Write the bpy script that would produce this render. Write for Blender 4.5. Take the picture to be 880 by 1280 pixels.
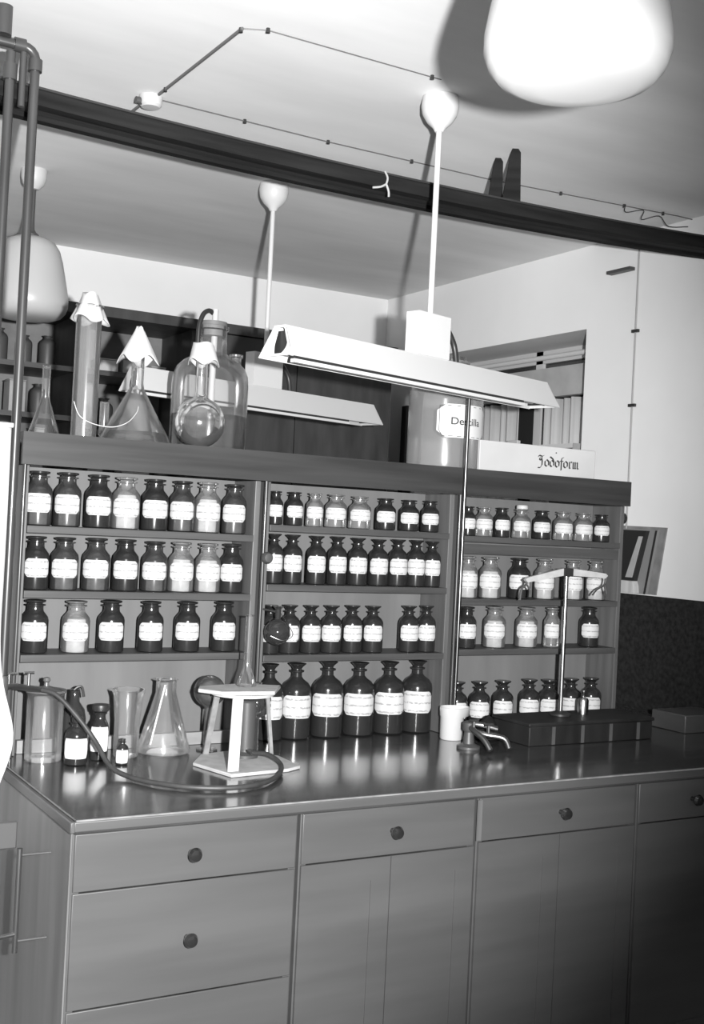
import bpy, bmesh, math, random
from mathutils import Vector, Matrix
random.seed(7)
S = bpy.context.scene
for o in list(bpy.data.objects): bpy.data.objects.remove(o, do_unlink=True)
COL = S.collection
R = math.radians

# ------------------------------------------------------------------ camera
CAM = Vector((0, 0, 1.55))
yaw, pitch, roll = R(30.34), R(0.80), R(2.84)
fw = Vector((math.sin(yaw)*math.cos(pitch), math.cos(yaw)*math.cos(pitch), math.sin(pitch)))
r0 = Vector((math.cos(yaw), -math.sin(yaw), 0)); u0 = r0.cross(fw)
rt = r0*math.cos(roll) + u0*math.sin(roll); up = -r0*math.sin(roll) + u0*math.cos(roll)
cd = bpy.data.cameras.new('camera'); cam = bpy.data.objects.new('camera', cd); COL.objects.link(cam)
cam.matrix_world = Matrix(((rt.x, up.x, -fw.x, CAM.x), (rt.y, up.y, -fw.y, CAM.y), (rt.z, up.z, -fw.z, CAM.z), (0, 0, 0, 1)))
cd.sensor_fit = 'VERTICAL'; cd.sensor_height = 24; cd.lens = 24*1475/1280; cd.clip_start = .02
S.camera = cam
# ------------------------------------------------------------------ light
w = bpy.data.worlds.new('world'); S.world = w; w.use_nodes = True
w.node_tree.nodes['Background'].inputs[0].default_value = (1, 1, 1, 1)
w.node_tree.nodes['Background'].inputs[1].default_value = 0.42
FLASH = CAM + rt*0.19 + up*0.03
ld = bpy.data.lights.new('flashgun', 'SPOT'); fl = bpy.data.objects.new('flashgun', ld); COL.objects.link(fl)
ld.energy = 1230; ld.shadow_soft_size = 0.022; ld.spot_size = R(71); ld.spot_blend = 0.55
fl.location = FLASH
aim = CAM + fw*4 - rt*0.98 + up*0.12
fl.rotation_euler = (aim - FLASH).to_track_quat('-Z', 'Y').to_euler()
S.view_settings.view_transform = 'Standard'; S.view_settings.look = 'None'
S.view_settings.gamma = 1; S.view_settings.use_curve_mapping = False
S.view_settings.exposure = -0.08

# ------------------------------------------------------------------ materials
MATS = {}
def mat(name, v, rough=.6, v2=None, scale=(8, 8, 8), metal=0, coat=0, bump=0, spec=.5, detail=4, emit=None, coord='Object'):
    if name in MATS: return MATS[name]
    m = bpy.data.materials.new(name); m.use_nodes = True; N = m.node_tree.nodes; L = m.node_tree.links
    b = N['Principled BSDF']
    b.inputs['Base Color'].default_value = (v, v, v, 1)
    b.inputs['Roughness'].default_value = rough; b.inputs['Metallic'].default_value = metal
    b.inputs['Coat Weight'].default_value = coat; b.inputs['Coat Roughness'].default_value = .12
    b.inputs['Specular IOR Level'].default_value = spec
    if v2 is not None or bump:
        tc = N.new('ShaderNodeTexCoord'); mp = N.new('ShaderNodeMapping'); mp.inputs['Scale'].default_value = scale
        nz = N.new('ShaderNodeTexNoise'); nz.inputs['Scale'].default_value = 1; nz.inputs['Detail'].default_value = detail
        L.new(tc.outputs[coord], mp.inputs[0]); L.new(mp.outputs[0], nz.inputs['Vector'])
        if v2 is not None:
            cr = N.new('ShaderNodeValToRGB'); cr.color_ramp.elements[0].position = .32; cr.color_ramp.elements[1].position = .68
            cr.color_ramp.elements[0].color = (v, v, v, 1); cr.color_ramp.elements[1].color = (v2, v2, v2, 1)
            L.new(nz.outputs[0], cr.inputs[0]); L.new(cr.outputs[0], b.inputs['Base Color'])
        if bump:
            bp = N.new('ShaderNodeBump'); bp.inputs['Strength'].default_value = bump; bp.inputs['Distance'].default_value = .004
            L.new(nz.outputs[0], bp.inputs['Height']); L.new(bp.outputs[0], b.inputs['Normal'])
    MATS[name] = m
    return m
def glass(name, t0, t1, rough=.06, gl=.9, ior=1.5, haze_mix=0, dv=.6):
    m = bpy.data.materials.new(name); m.use_nodes = True; N = m.node_tree.nodes; L = m.node_tree.links
    out = N['Material Output']; N.remove(N['Principled BSDF'])
    lw = N.new('ShaderNodeLayerWeight'); lw.inputs[0].default_value = .35
    cr = N.new('ShaderNodeValToRGB'); cr.color_ramp.elements[0].color = (t0, t0, t0, 1); cr.color_ramp.elements[1].color = (t1, t1, t1, 1)
    cr.color_ramp.elements[0].position = .35
    L.new(lw.outputs['Facing'], cr.inputs[0])
    tr = N.new('ShaderNodeBsdfTransparent'); L.new(cr.outputs[0], tr.inputs[0])
    g = N.new('ShaderNodeBsdfGlossy'); g.inputs['Roughness'].default_value = rough; g.inputs[0].default_value = (gl, gl, gl, 1)
    fr = N.new('ShaderNodeFresnel'); fr.inputs[0].default_value = ior
    mx = N.new('ShaderNodeMixShader'); L.new(fr.outputs[0], mx.inputs[0]); L.new(tr.outputs[0], mx.inputs[1]); L.new(g.outputs[0], mx.inputs[2])
    last = mx.outputs[0]
    if haze_mix:   # even diffuse share, painted haze that lifts black glass and clouds clear glass
        df = N.new('ShaderNodeBsdfDiffuse'); df.inputs[0].default_value = (dv, dv, dv, 1)
        m2 = N.new('ShaderNodeMixShader'); m2.inputs[0].default_value = haze_mix
        L.new(last, m2.inputs[1]); L.new(df.outputs[0], m2.inputs[2]); last = m2.outputs[0]
    L.new(last, out.inputs[0])
    MATS[name] = m
    return m
def label_mat():
    m = bpy.data.materials.new('paper_label'); m.use_nodes = True; N = m.node_tree.nodes; L = m.node_tree.links
    b = N['Principled BSDF']; b.inputs['Roughness'].default_value = .75
    tc = N.new('ShaderNodeTexCoord'); sx = N.new('ShaderNodeSeparateXYZ'); L.new(tc.outputs['UV'], sx.inputs[0])
    wv = N.new('ShaderNodeMath'); wv.operation = 'SINE'
    mu = N.new('ShaderNodeMath'); mu.operation = 'MULTIPLY'; mu.inputs[1].default_value = 17; L.new(sx.outputs[1], mu.inputs[0]); L.new(mu.outputs[0], wv.inputs[0])
    mp = N.new('ShaderNodeMapping'); mp.inputs['Scale'].default_value = (13, 11, 1); L.new(tc.outputs['UV'], mp.inputs[0])
    oi = N.new('ShaderNodeObjectInfo'); ad = N.new('ShaderNodeVectorMath'); ad.operation = 'ADD'
    sc = N.new('ShaderNodeMath'); sc.operation = 'MULTIPLY'; sc.inputs[1].default_value = 50; L.new(oi.outputs['Random'], sc.inputs[0])
    L.new(mp.outputs[0], ad.inputs[0]); L.new(sc.outputs[0], ad.inputs[1])
    nz = N.new('ShaderNodeTexNoise'); nz.inputs['Scale'].default_value = 1; L.new(ad.outputs[0], nz.inputs['Vector'])
    a = N.new('ShaderNodeMath'); a.operation = 'MULTIPLY'; L.new(wv.outputs[0], a.inputs[0]); L.new(nz.outputs[0], a.inputs[1])
    cr = N.new('ShaderNodeValToRGB'); cr.color_ramp.elements[0].position = .36; cr.color_ramp.elements[1].position = .5
    cr.color_ramp.elements[0].color = (.50, .50, .50, 1); cr.color_ramp.elements[1].color = (.27, .27, .27, 1)
    L.new(a.outputs[0], cr.inputs[0]); L.new(cr.outputs[0], b.inputs['Base Color'])
    MATS['label'] = m
    return m
M_ceil = mat('ceiling_plaster', .68, .9, .78, (1.3, 5, 1), bump=.15, spec=.2)
M_wall = mat('wall_plaster', .76, .9, .82, (2, 2, 2), bump=.1, spec=.2)
M_dado = mat('dark_oil_paint', .012, .6, .03, (60, 60, 60), spec=.3)
M_floor = mat('linoleum', .30, .5, .36, (6, 6, 6))
M_wood = mat('bench_wood', .060, .5, .078, (1.2, 6, 14), coat=.08, bump=.03)
M_woodv = mat('bench_side_wood', .105, .45, .16, (18, 18, 1.2), coat=.1)
M_top = mat('varnished_worktop', .030, .19, .062, (2.5, 26, 6), coat=.55, bump=.03)
M_edge = mat('worn_edge_wood', .16, .4, .25, (30, 30, 30))
M_shelf = mat('shelf_wood', .042, .5, .075, (1.5, 30, 30))
M_corn = mat('cornice_wood', .020, .55, .038, (2, 40, 40))
M_post = mat('post_wood', .08, .5, .125, (30, 30, 2))
M_back = mat('shelf_back_wood', .11, .7, .15, (10, 30, 1.5))
M_dark = mat('dark_stain_wood', .010, .55, .02, (20, 20, 4), spec=.25)
M_cab = mat('dark_cabinet_wood', .028, .6, .05, (20, 20, 4))
M_enam = mat('white_enamel', .46, .45, .52, (5, 5, 5))
M_white = mat('white_painted_steel', .55, .4)
M_opal = mat('opal_glass', .42, .35)
M_pipe = mat('painted_pipe', .030, .35, .045, (20, 20, 4), coat=.15)
M_beam = mat('dark_steel', .010, .8, .02, (3, 40, 40), spec=.08)
M_beaml = mat('grey_steel', .026, .8, .04, (3, 40, 40), spec=.1)
M_metal = mat('nickel_metal', .5, .25, metal=1)
M_brass = mat('tarnished_brass', .30, .35, metal=1)
M_black = mat('black_paint', .022, .4)
M_iron = mat('cast_iron', .06, .45)
M_cloth = mat('white_cloth', .45, .9, .52, (25, 25, 25), bump=.3, spec=.1)
M_paper = mat('white_paper', .62, .9, spec=.1)
M_grey = mat('grey_board', .32, .8, .40, (10, 10, 10))
M_rub = mat('rubber_tube', .030, .5, .045, (40, 40, 40))
M_curt = mat('curtain_cloth', .42, .9, .55, (50, 50, 1))
M_powder = mat('white_powder', .42, .95, .5, (60, 60, 60), spec=.1)
M_gpow = mat('grey_powder', .20, .95, .28, (60, 60, 60), spec=.1)
M_cable = mat('ceiling_cable', .10, .5)
M_ink = mat('black_ink', .03, .7)
M_string = mat('white_string', .7, .8)
M_porc = mat('white_porcelain', .50, .25, coat=.4)
M_conc = mat('hotplate_ceramic', .36, .8, .46, (30, 30, 30))
G_clear = glass('clear_glass', .97, .7, .12, haze_mix=.04)
G_thick = glass('clear_thick_glass', .96, .66, .13, 1.0, 1.6, haze_mix=.07)
G_carb = glass('carboy_glass', .99, .72, .13, 1.0, 1.5, haze_mix=.06)
G_brown = glass('amber_glass', .22, .03, .17, .8, 1.55, haze_mix=.05, dv=.35)
G_pale = glass('pale_bottle_glass', .82, .40, .16, haze_mix=.12)
G_water = glass('water', .92, .7, .03, .8, 1.33)
G_dark = glass('dark_flask_glass', .14, .02, .08, .9, 1.55, haze_mix=.06, dv=.4)
M_label = label_mat()

# ------------------------------------------------------------------ mesh helpers
def bm_new(): return bmesh.new()
def box(bm, x0, x1, y0, y1, z0, z1):
    v = [bm.verts.new((x, y, z)) for z in (z0, z1) for y in (y0, y1) for x in (x0, x1)]
    for f in ((0, 2, 3, 1), (4, 5, 7, 6), (0, 1, 5, 4), (2, 6, 7, 3), (0, 4, 6, 2), (1, 3, 7, 5)):
        bm.faces.new([v[i] for i in f])
    return v
def lathe(bm, prof, n=28, c=(0, 0, 0), cap=True):
    rings = []
    for r, z in prof:
        if r < 1e-5: rings.append([bm.verts.new((c[0], c[1], c[2]+z))])
        else: rings.append([bm.verts.new((c[0]+r*math.cos(2*math.pi*i/n), c[1]+r*math.sin(2*math.pi*i/n), c[2]+z)) for i in range(n)])
    for a, b in zip(rings, rings[1:]):
        for i in range(n):
            j = (i+1) % n
            if len(a) == 1 and len(b) > 1: bm.faces.new((a[0], b[j], b[i]))
            elif len(b) == 1 and len(a) > 1: bm.faces.new((a[i], a[j], b[0]))
            elif len(a) > 1: bm.faces.new((a[i], a[j], b[j], b[i]))
def smooth_path(pts, k=6):
    pts = [Vector(p) for p in pts]; out = []
    for i in range(len(pts)-1):
        p0 = pts[max(i-1, 0)]; p1 = pts[i]; p2 = pts[i+1]; p3 = pts[min(i+2, len(pts)-1)]
        for s in range(k):
            t = s/k
            out.append(.5*((2*p1)+(p2-p0)*t+(2*p0-5*p1+4*p2-p3)*t*t+(3*p1-p0-3*p2+p3)*t**3))
    out.append(pts[-1]); return out
def tube(bm, pts, r, n=10, sm=0):
    pts = smooth_path(pts, sm) if sm else [Vector(p) for p in pts]
    rr = r if isinstance(r, (list, tuple)) else [r]*len(pts)
    rings = []; ref = None
    for i, p in enumerate(pts):
        t = (pts[min(i+1, len(pts)-1)] - pts[max(i-1, 0)]).normalized()
        if ref is None: ref = Vector((0, 0, 1)) if abs(t.z) < .9 else Vector((1, 0, 0))
        a = (ref - t*ref.dot(t)).normalized(); b = t.cross(a); ref = a
        rings.append([bm.verts.new(p + a*rr[i]*math.cos(2*math.pi*k/n) + b*rr[i]*math.sin(2*math.pi*k/n)) for k in range(n)])
    for a, b in zip(rings, rings[1:]):
        for i in range(n): bm.faces.new((a[i], a[(i+1) % n], b[(i+1) % n], b[i]))
    bm.faces.new(rings[0][::-1]); bm.faces.new(rings[-1])
def prism(bm, poly, axis, a, b):
    # poly: 2D points in the two other axes (cyclic order after axis)
    def P(u, v, t): return {'x': (t, u, v), 'y': (u, t, v), 'z': (u, v, t)}[axis]
    A = [bm.verts.new(P(u, v, a)) for u, v in poly]; B = [bm.verts.new(P(u, v, b)) for u, v in poly]
    n = len(poly)
    for i in range(n): bm.faces.new((A[i], A[(i+1) % n], B[(i+1) % n], B[i]))
    bm.faces.new(A[::-1]); bm.faces.new(B)
def obj(name, bm, m, parent=None, smooth=True, bevel=0, loc=None):
    bmesh.ops.recalc_face_normals(bm, faces=bm.faces)
    me = bpy.data.meshes.new(name); bm.to_mesh(me); bm.free()
    me.materials.append(m)
    if smooth:
        for p in me.polygons: p.use_smooth = True
        try: me.set_sharp_from_angle(angle=R(38))
        except Exception: pass
    o = bpy.data.objects.new(name, me); COL.objects.link(o)
    if parent: o.parent = parent
    if loc: o.location = loc
    if bevel:
        md = o.modifiers.new('bevel', 'BEVEL'); md.width = bevel; md.segments = 2; md.limit_method = 'ANGLE'
    return o
def thing(name, label, cat, loc=(0, 0, 0), rz=0, group=None):
    o = bpy.data.objects.new(name, None); COL.objects.link(o); o.empty_display_size = .05
    o.location = loc; o.rotation_euler = (0, 0, rz); o['label'] = label; o['category'] = cat
    if group: o['group'] = group
    return o
def tag(o, label, cat, group=None):
    o['label'] = label; o['category'] = cat
    if group: o['group'] = group
    return o
def struct(name, bm, m, **k):
    o = obj(name, bm, m, **k); o['kind'] = 'structure'; return o
def mk(f, *a):
    bm = bm_new(); f(bm, *a); return bm
def boxes(*bs):
    bm = bm_new()
    for b in bs: box(bm, *b)
    return bm

# ------------------------------------------------------------------ room shell
H = 2.8; XR = 3.35; YB = 5.45
struct('floor', boxes((-2.5, XR+.2, -1.5, YB+.2, -.05, 0)), M_floor, smooth=False)
struct('ceiling', boxes((-2.5, XR+.4, -1.5, YB+.2, H, H+.1)), M_ceil, smooth=False)
struct('wall_back', boxes((-2.5, XR, YB, YB+.15, 0, H)), M_wall, smooth=False)
WY0, WY1, WZ0, WZ1 = 3.83, 5.10, .95, 2.445
bm = boxes((XR, XR+.35, -1.5, WY0, 0, H), (XR, XR+.35, WY1, YB+.15, 0, H), (XR, XR+.35, WY0, WY1, 0, WZ0), (XR, XR+.35, WY0, WY1, WZ1, H))
struct('wall_right', bm, M_wall, smooth=False)
struct('trim_1', boxes((XR-.012, XR, -1.5, WY0-.02, 0, 1.345)), M_dado, smooth=False)
# window in the right wall: frame, panes, sill
win = bpy.data.objects.new('window_1', None); COL.objects.link(win); win['kind'] = 'structure'
obj('window_frame', boxes((XR+.27, XR+.31, WY0, WY1, WZ0, WZ0+.06), (XR+.27, XR+.31, WY0, WY1, WZ1-.06, WZ1), (XR+.27, XR+.31, WY0, WY0+.05, WZ0, WZ1),
    (XR+.27, XR+.31, WY1-.05, WY1, WZ0, WZ1), (XR+.27, XR+.31, 4.44, 4.49, WZ0, WZ1), (XR+.28, XR+.30, WY0, WY1, 1.95, 1.99)), M_white, win, smooth=False)
obj('window_pane', boxes((XR+.288, XR+.292, WY0+.05, WY1-.05, WZ0+.06, WZ1-.06)), mat('night_glass', .03, .1), win, smooth=False)
obj('window_sill', boxes((XR-.02, XR+.27, WY0, WY1, WZ0, WZ0+.025)), M_white, win, smooth=False)

# ------------------------------------------------------------------ worktop and bench cupboards
X0, X1, Y0, Y1 = .795, XR-.03, 2.46, 4.25
wt = thing('worktop', 'long dark varnished wooden worktop of the laboratory bench', 'worktop', (2, 3.3, .9))
def loc(bm, o):   # shift a world-space mesh into its parent's space
    bmesh.ops.translate(bm, verts=bm.verts, vec=-Vector(o.location)); return bm
obj('work_surface', loc(boxes((X0, X1, Y0, Y1, .868, .900)), wt), M_top, wt, bevel=.003)
obj('edge_moulding', loc(boxes((X0-.004, X1, Y0-.007, Y0-.0005, .874, .897)), wt), M_wood, wt, bevel=.003)
b_ = bm_new(); tube(b_, [(X0, Y0-.006, .8985), (X1, Y0-.006, .8985)], .0022, 6)
e = obj('worn_edge', loc(b_, wt), M_edge, wt); e['label'] = 'pale worn front edge line'
obj('end_moulding', loc(boxes((X0-.012, X0-.0005, Y0-.007, Y1, .872, .897)), wt), M_wood, wt, bevel=.003)

def knob(parent, x, z, m=M_dark):
    b = bm_new(); lathe(b, [(0, 0), (.007, 0), (.006, .012), (.014, .018), (.017, .026), (.013, .034), (0, .037)], 20)
    k = obj('knob', b, m, parent); k.rotation_euler = (R(90), 0, 0); k.location = (x, -.0065, z)
    return k
def cabinet(x0, x1, label, plan):
    t = thing('bench_cabinet', label, 'cabinet', (x0, 2.487, 0))
    W = x1 - x0 - .004; D = .66
    obj('carcass', boxes((0, .02, 0, D, .0, .866), (W-.02, W, 0, D, 0, .866), (.02, W-.02, 0, D, 0, .09), (.02, W-.02, D-.02, D, .09, .866), (.02, W-.02, 0, D-.02, .846, .866),
                         (.02, W-.02, 0, .02, .848, .8655)), M_wood, t, smooth=False, bevel=.0015)
    for kind, a, b_, z0, z1 in plan:
        fx0 = a*W + (.004 if a == 0 else .0012); fx1 = b_*W - (.004 if b_ == 1 else .0012)
        pieces = [(fx0, fx1, -.006, -.0005, z0, z1)]
        if kind == 'drawer':
            d = obj('drawer', boxes(*pieces), M_wood, t, bevel=.002)
            k = knob(d, (fx0+fx1)/2, (z0+z1)/2, M_knob)
        else:
            s = .055
            fr = [(fx0, fx0+s, -.007, -.0005, z0, z1), (fx1-s, fx1, -.007, -.0005, z0, z1), (fx0+s, fx1-s, -.007, -.0005, z0, z0+s), (fx0+s, fx1-s, -.007, -.0005, z1-s, z1),
                  (fx0+s, fx1-s, -.0045, -.0005, z0+s, z1-s)]
            d = obj('door', boxes(*fr), M_wood, t, smooth=False)
    return t
M_knob = mat('polished_knob', .016, .2, coat=.8)
cabinet(.80, 1.352, 'wooden bench drawer unit nearest the white towel, with round knobs', [('drawer', 0, 1, .737, .862), ('drawer', 0, 1, .482, .734), ('drawer', 0, 1, .27, .479), ('drawer', 0, 1, .10, .267)])
cabinet(1.356, 1.876, 'wooden bench cabinet with one drawer over doors, below the row of big brown bottles', [('drawer', 0, 1, .742, .862), ('door', 0, .5, .10, .739), ('door', .5, 1, .10, .739)])
cabinet(1.88, 2.44, 'wooden bench cabinet below the white cup, drawer over doors', [('drawer', 0, 1, .750, .862), ('door', 0, .5, .10, .747), ('door', .5, 1, .10, .747)])
cabinet(2.444, 3.30, 'rightmost wooden bench cabinet in deep shade', [('drawer', 0, .5, .750, .862), ('drawer', .5, 1, .750, .862), ('door', 0, .5, .10, .747), ('door', .5, 1, .10, .747)])
ep = obj('bench_end_panel', boxes((X0+.001, X0+.0045, 2.487, 4.23, 0, .866)), M_woodv, smooth=False)
tag(ep, 'lighter wooden end panel of the bench, left of the drawers', 'panel')
bc = obj('bench_back_cabinet', boxes((X0+.02, 3.30, 3.16, 4.20, .0, .866)), M_wood, smooth=False)
tag(bc, 'plain wooden rear half of the bench under the worktop', 'cabinet')
st = obj('divider_strip', boxes((1.866, 1.880, 2.4655, 2.4695, .757, .862)), M_post, smooth=False)
tag(st, 'pale upright wooden strip between two bench drawers', 'strip')

# ------------------------------------------------------------------ reagent shelf, three sections and the cornice
ZF, ZT = 1.678, 1.765
def section(x0, x1, tops, label, th=.020):
    t = thing('reagent_shelf', label, 'shelf', (x0, 3.15, .901))
    for xa in (0, x1-x0-.018):
        obj('side_panel', boxes((xa, xa+.018, .003, .33, 0, .776)), M_post, t, smooth=False, bevel=.002)
    obj('back_panel', boxes((.0185, x1-x0-.0185, .150, .160, 0, .776)), M_back, t, smooth=False)
    for z in tops:
        obj('shelf_board', boxes((.0185, x1-x0-.0185, -.002, .1495, z-.901-th, z-.901)), M_shelf, t, smooth=False, bevel=.0015)
    return t
s1 = section(.826, 1.530, (1.516, 1.342, 1.170), 'left section of the reagent shelf, above the glass flasks')
s2 = section(1.545, 2.232, (1.550, 1.372, 1.161), 'middle section of the reagent shelf, above the big brown bottles')
s3 = section(2.250, 2.975, (1.545, 1.338, 1.172), 'right section of the reagent shelf, behind the balance')
obj('inner_rail', boxes((.0225, .70, -.001, .012, .585, .618)), M_shelf, s3, smooth=False)
cn = thing('cornice_board', 'deep dark wooden top board running along the whole reagent shelf', 'shelf top', (1.9, 3.3, ZF))
obj('top_board', loc(boxes((.818, 2.985, 3.1495, 3.575, ZT-.03, ZT)), cn), M_corn, cn, bevel=.003)
obj('fascia', loc(boxes((.818, 2.985, 3.135, 3.149, ZF, ZT)), cn), M_corn, cn, smooth=False)
obj('end_fascia', loc(boxes((2.976, 2.985, 3.1495, 3.575, ZF, ZT-.0305)), cn), M_corn, cn, smooth=False)
b = bm_new(); lathe(b, [(0, 0), (.012, 0), (.012, .01), (.02, .016), (.02, .03), (.012, .036), (0, .037)], 20)
k = obj('shelf_end_knob', b, M_black); k.rotation_euler = (0, R(90), 0); k.location = (2.986-.010, 3.19, 1.635)
tag(k, 'round black knob on the right end of the reagent shelf', 'knob')
k.parent = None
ps = obj('pale_strip', boxes((.856, 1.500, 3.18, 3.20, .901, .936)), mat('pale_wood', .20, .7, .26, (10, 30, 30)), smooth=False)
tag(ps, 'pale low strip lying along the back of the bench behind the conical flask', 'strip')
# posts' pale front mouldings
for x, l in ((.819, 'slim upright rail at the left end of the reagent shelf'), (1.5305, 'slim upright rail between left and middle shelf sections'), (2.2325, 'slim upright rail between middle and right shelf sections')):
    bb = bm_new(); tube(bb, [(x+.0065, 3.132, .901), (x+.0065, 3.132, ZF-.001)], .006, 10)
    tag(obj('upright_rail', bb, M_pipe), l, 'rail', 'upright rails on the shelf front')

# ------------------------------------------------------------------ reagent bottles
def label_patch(bm, r, z0, z1, half, n=14, ch=.22, dz=0):
    uv = bm.loops.layers.uv.new('UVMap'); cols = []
    for i in range(n+1):
        u = i/n; a = (u*2-1)*half; e = min(u, 1-u)
        cut = max(0, (ch*.5 - e)/(ch*.5)) * (z1-z0)*.2
        rows = []
        for k in range(3):
            z = z0+cut + (z1-z0-2*cut)*k/2
            v = bm.verts.new((r*math.sin(a), -r*math.cos(a), z)); rows.append((v, (u, (z-z0)/(z1-z0))))
        cols.append(rows)
    for a, b in zip(cols, cols[1:]):
        for k in range(2):
            q = (a[k], b[k], b[k+1], a[k+1]); f = bm.faces.new([p[0] for p in q])
            for lp, p in zip(f.loops, q): lp[uv].uv = p[1]
# shapes for a bottle 70 mm wide and 150 mm high
WIDE = dict(body=[(0, 0), (.030, 0), (.0345, .003), (.035, .008), (.035, .092), (.033, .102), (.026, .112), (.0215, .118), (.0205, .124), (.0205, .132), (.026, .134), (.026, .137), (.019, .138)],
            stop=[(0, .137), (.0185, .1375), (.018, .141), (.026, .144), (.0265, .149), (.022, .150), (0, .1485)], rl=.0356, lab=(.036, .088, 61), ri=.0335)
NARROW = dict(body=[(0, 0), (.030, 0), (.0345, .003), (.035, .008), (.035, .090), (.0335, .100), (.028, .109), (.019, .116), (.0155, .120), (.015, .127), (.0205, .129), (.0205, .132), (.0145, .133)],
              stop=[(0, .132), (.0135, .1325), (.0125, .1355), (.017, .141), (.0255, .147), (.025, .150), (0, .1495)], rl=.0356, lab=(.038, .088, 60), ri=.0335)
BIG = dict(body=[(0, 0), (.030, 0), (.0345, .003), (.035, .008), (.035, .094), (.0335, .102), (.027, .111), (.016, .118), (.0115, .123), (.011, .131), (.016, .133), (.016, .136), (.0105, .137)],
           stop=[(0, .136), (.0105, .1365), (.010, .139), (.013, .143), (.0205, .149), (.020, .150), (0, .150)], rl=.0354, lab=(.043, .088, 66), ri=.0335)
PROTO = {}
def bottle_proto(kind, fill):
    key = (kind, fill)
    if key in PROTO: return PROTO[key]
    K = dict(W=WIDE, N=NARROW, B=BIG)[kind]
    t = thing('reagent_bottle', '', 'bottle')
    gm = {'dark': G_brown, 'grey': G_brown2, 'white': G_pale, 'clear': G_pale}[fill]
    bm = bm_new(); lathe(bm, K['body'], 28); obj('body', bm, gm, t)
    bm = bm_new(); lathe(bm, K['stop'], 22); obj('stopper', bm, G_brown if fill in ('dark', 'grey') else G_pale, t)
    z0, z1, h = K['lab']; bm = bm_new(); label_patch(bm, K['rl'], z0, z1, R(h)); obj('paper_label', bm, M_label, t)
    ri = K['ri']
    if fill != 'clear' :
        top = {'dark': .060, 'grey': .058, 'white': .098}[fill]
        bm = bm_new(); lathe(bm, [(0, .002), (ri-.004, .002), (ri, .008), (ri, top), (ri*.7, top+.003), (0, top+.004)], 24)
        obj('contents', bm, {'dark': M_black, 'grey': M_gpow, 'white': M_powder}[fill], t)
    PROTO[key] = [t, False]
    return PROTO[key]
G_brown2 = glass('lighter_amber_glass', .50, .06, .17, .8, 1.55, haze_mix=.06, dv=.4)
ORD = ['leftmost', 'second from left', 'third from left', 'fourth from left', 'fifth from left', 'sixth from left', 'seventh from left', 'eighth from left', 'ninth from left']
DESC = {'dark': 'dark brown', 'grey': 'half-filled brown', 'white': 'white-powder', 'clear': 'clear glass'}
def place_bottle(x, y, z, d, h, kind, fill, label, group):
    p = bottle_proto(kind, fill)
    if not p[1]: t = p[0]; p[1] = True
    else:
        t = p[0].copy(); COL.objects.link(t)
        for c in p[0].children:
            q = c.copy(); COL.objects.link(q); q.parent = t
    t.location = (x, y, z); t.scale = (d/.07, d/.07, h/.15)
    t.rotation_euler = (0, 0, -math.atan2(x, y)*.8 + random.uniform(-.12, .12))
    t['label'] = label; t['group'] = group; t['category'] = 'bottle'
    return t
ROWS = [
 ('top shelf of the left section', 1.516, .150, 'W', [(.885, .070), (.965, .070), (1.053, .071), (1.134, .076), (1.22, .074), (1.303, .071), (1.383, .074), (1.468, .070)], 'ggdwdgwg'),
 ('second shelf of the left section', 1.342, .146, 'W', [(.886, .067), (.966, .072), (1.056, .073), (1.141, .070), (1.228, .071), (1.309, .072), (1.393, .073), (1.468, .068)], 'dggdgwwd'),
 ('third shelf of the left section', 1.170, .146, 'W', [(.892, .070), (1.007, .073), (1.108, .071), (1.225, .070), (1.338, .071), (1.453, .070)], 'dwdddd'),
 ('top shelf of the middle section', 1.550, .103, 'W', [(1.598, .044), (1.664, .052), (1.735, .052), (1.814, .066), (1.901, .068), (1.996, .063), (2.085, .062), (2.165, .058)], 'ddcccddd'),
 ('second shelf of the middle section', 1.372, .151, 'N', [(1.603, .060), (1.668, .061), (1.751, .062), (1.825, .062), (1.900, .063), (1.977, .064), (2.050, .064), (2.120, .062), (2.181, .058)], 'ddddddddd'),
 ('third shelf of the middle section', 1.161, .150, 'N', [(1.603, .060), (1.671, .064), (1.744, .064), (1.817, .066), (1.892, .065), (1.969, .066), (2.105, .066), (2.172, .062)], 'dddddddd'),
 ('bench below the middle shelf section', .9005, .232, 'B', [(1.616, .086), (1.709, .094), (1.821, .099), (1.935, .099), (2.048, .099), (2.156, .099)], 'dddddd'),
 ('top shelf of the right section', 1.545, .100, 'W', [(2.316, .050), (2.384, .058), (2.458, .052), (2.544, .060), (2.635, .060), (2.732, .066), (2.824, .064), (2.906, .056)], 'dcdcdccd'),
 ('second shelf of the right section', 1.338, .142, 'W', [(2.331, .064), (2.427, .073), (2.552, .073), (2.661, .070), (2.790, .070), (2.896, .070)], 'wwdwww'),
 ('third shelf of the right section', 1.172, .140, 'W', [(2.335, .062), (2.455, .073), (2.593, .073), (2.699, .056), (2.874, .066)], 'dwwcd'),
 ('bench below the right shelf section', .9005, .160, 'N', [(2.312, .072), (2.406, .073), (2.504, .073), (2.619, .074), (2.706, .074), (2.806, .074), (2.900, .074)], 'ddddddd'),
]
for where, z, h, kind, lst, fills in ROWS:
    n = len(lst)
    for i, ((x, d), f) in enumerate(zip(lst, fills)):
        gap = min([abs(x-q[0])*2 - q[1]*1.0 for q in lst if q[0] != x])
        if kind == 'W': d = max(d, min(d*1.05, .985*(d+gap)/2))
        fill = {'d': 'dark', 'g': 'grey', 'w': 'white', 'c': 'clear'}[f]
        o_ = 'rightmost' if i == n-1 else ORD[i]
        place_bottle(x, 3.152+d/2+.012 if kind != 'B' else 3.152+d/2+.005, z+.0004, d, h*random.uniform(.975, 1.0), kind, fill,
                     '%s bottle, %s on the %s' % (DESC[fill], o_, where), 'reagent bottles on the ' + where)
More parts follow.
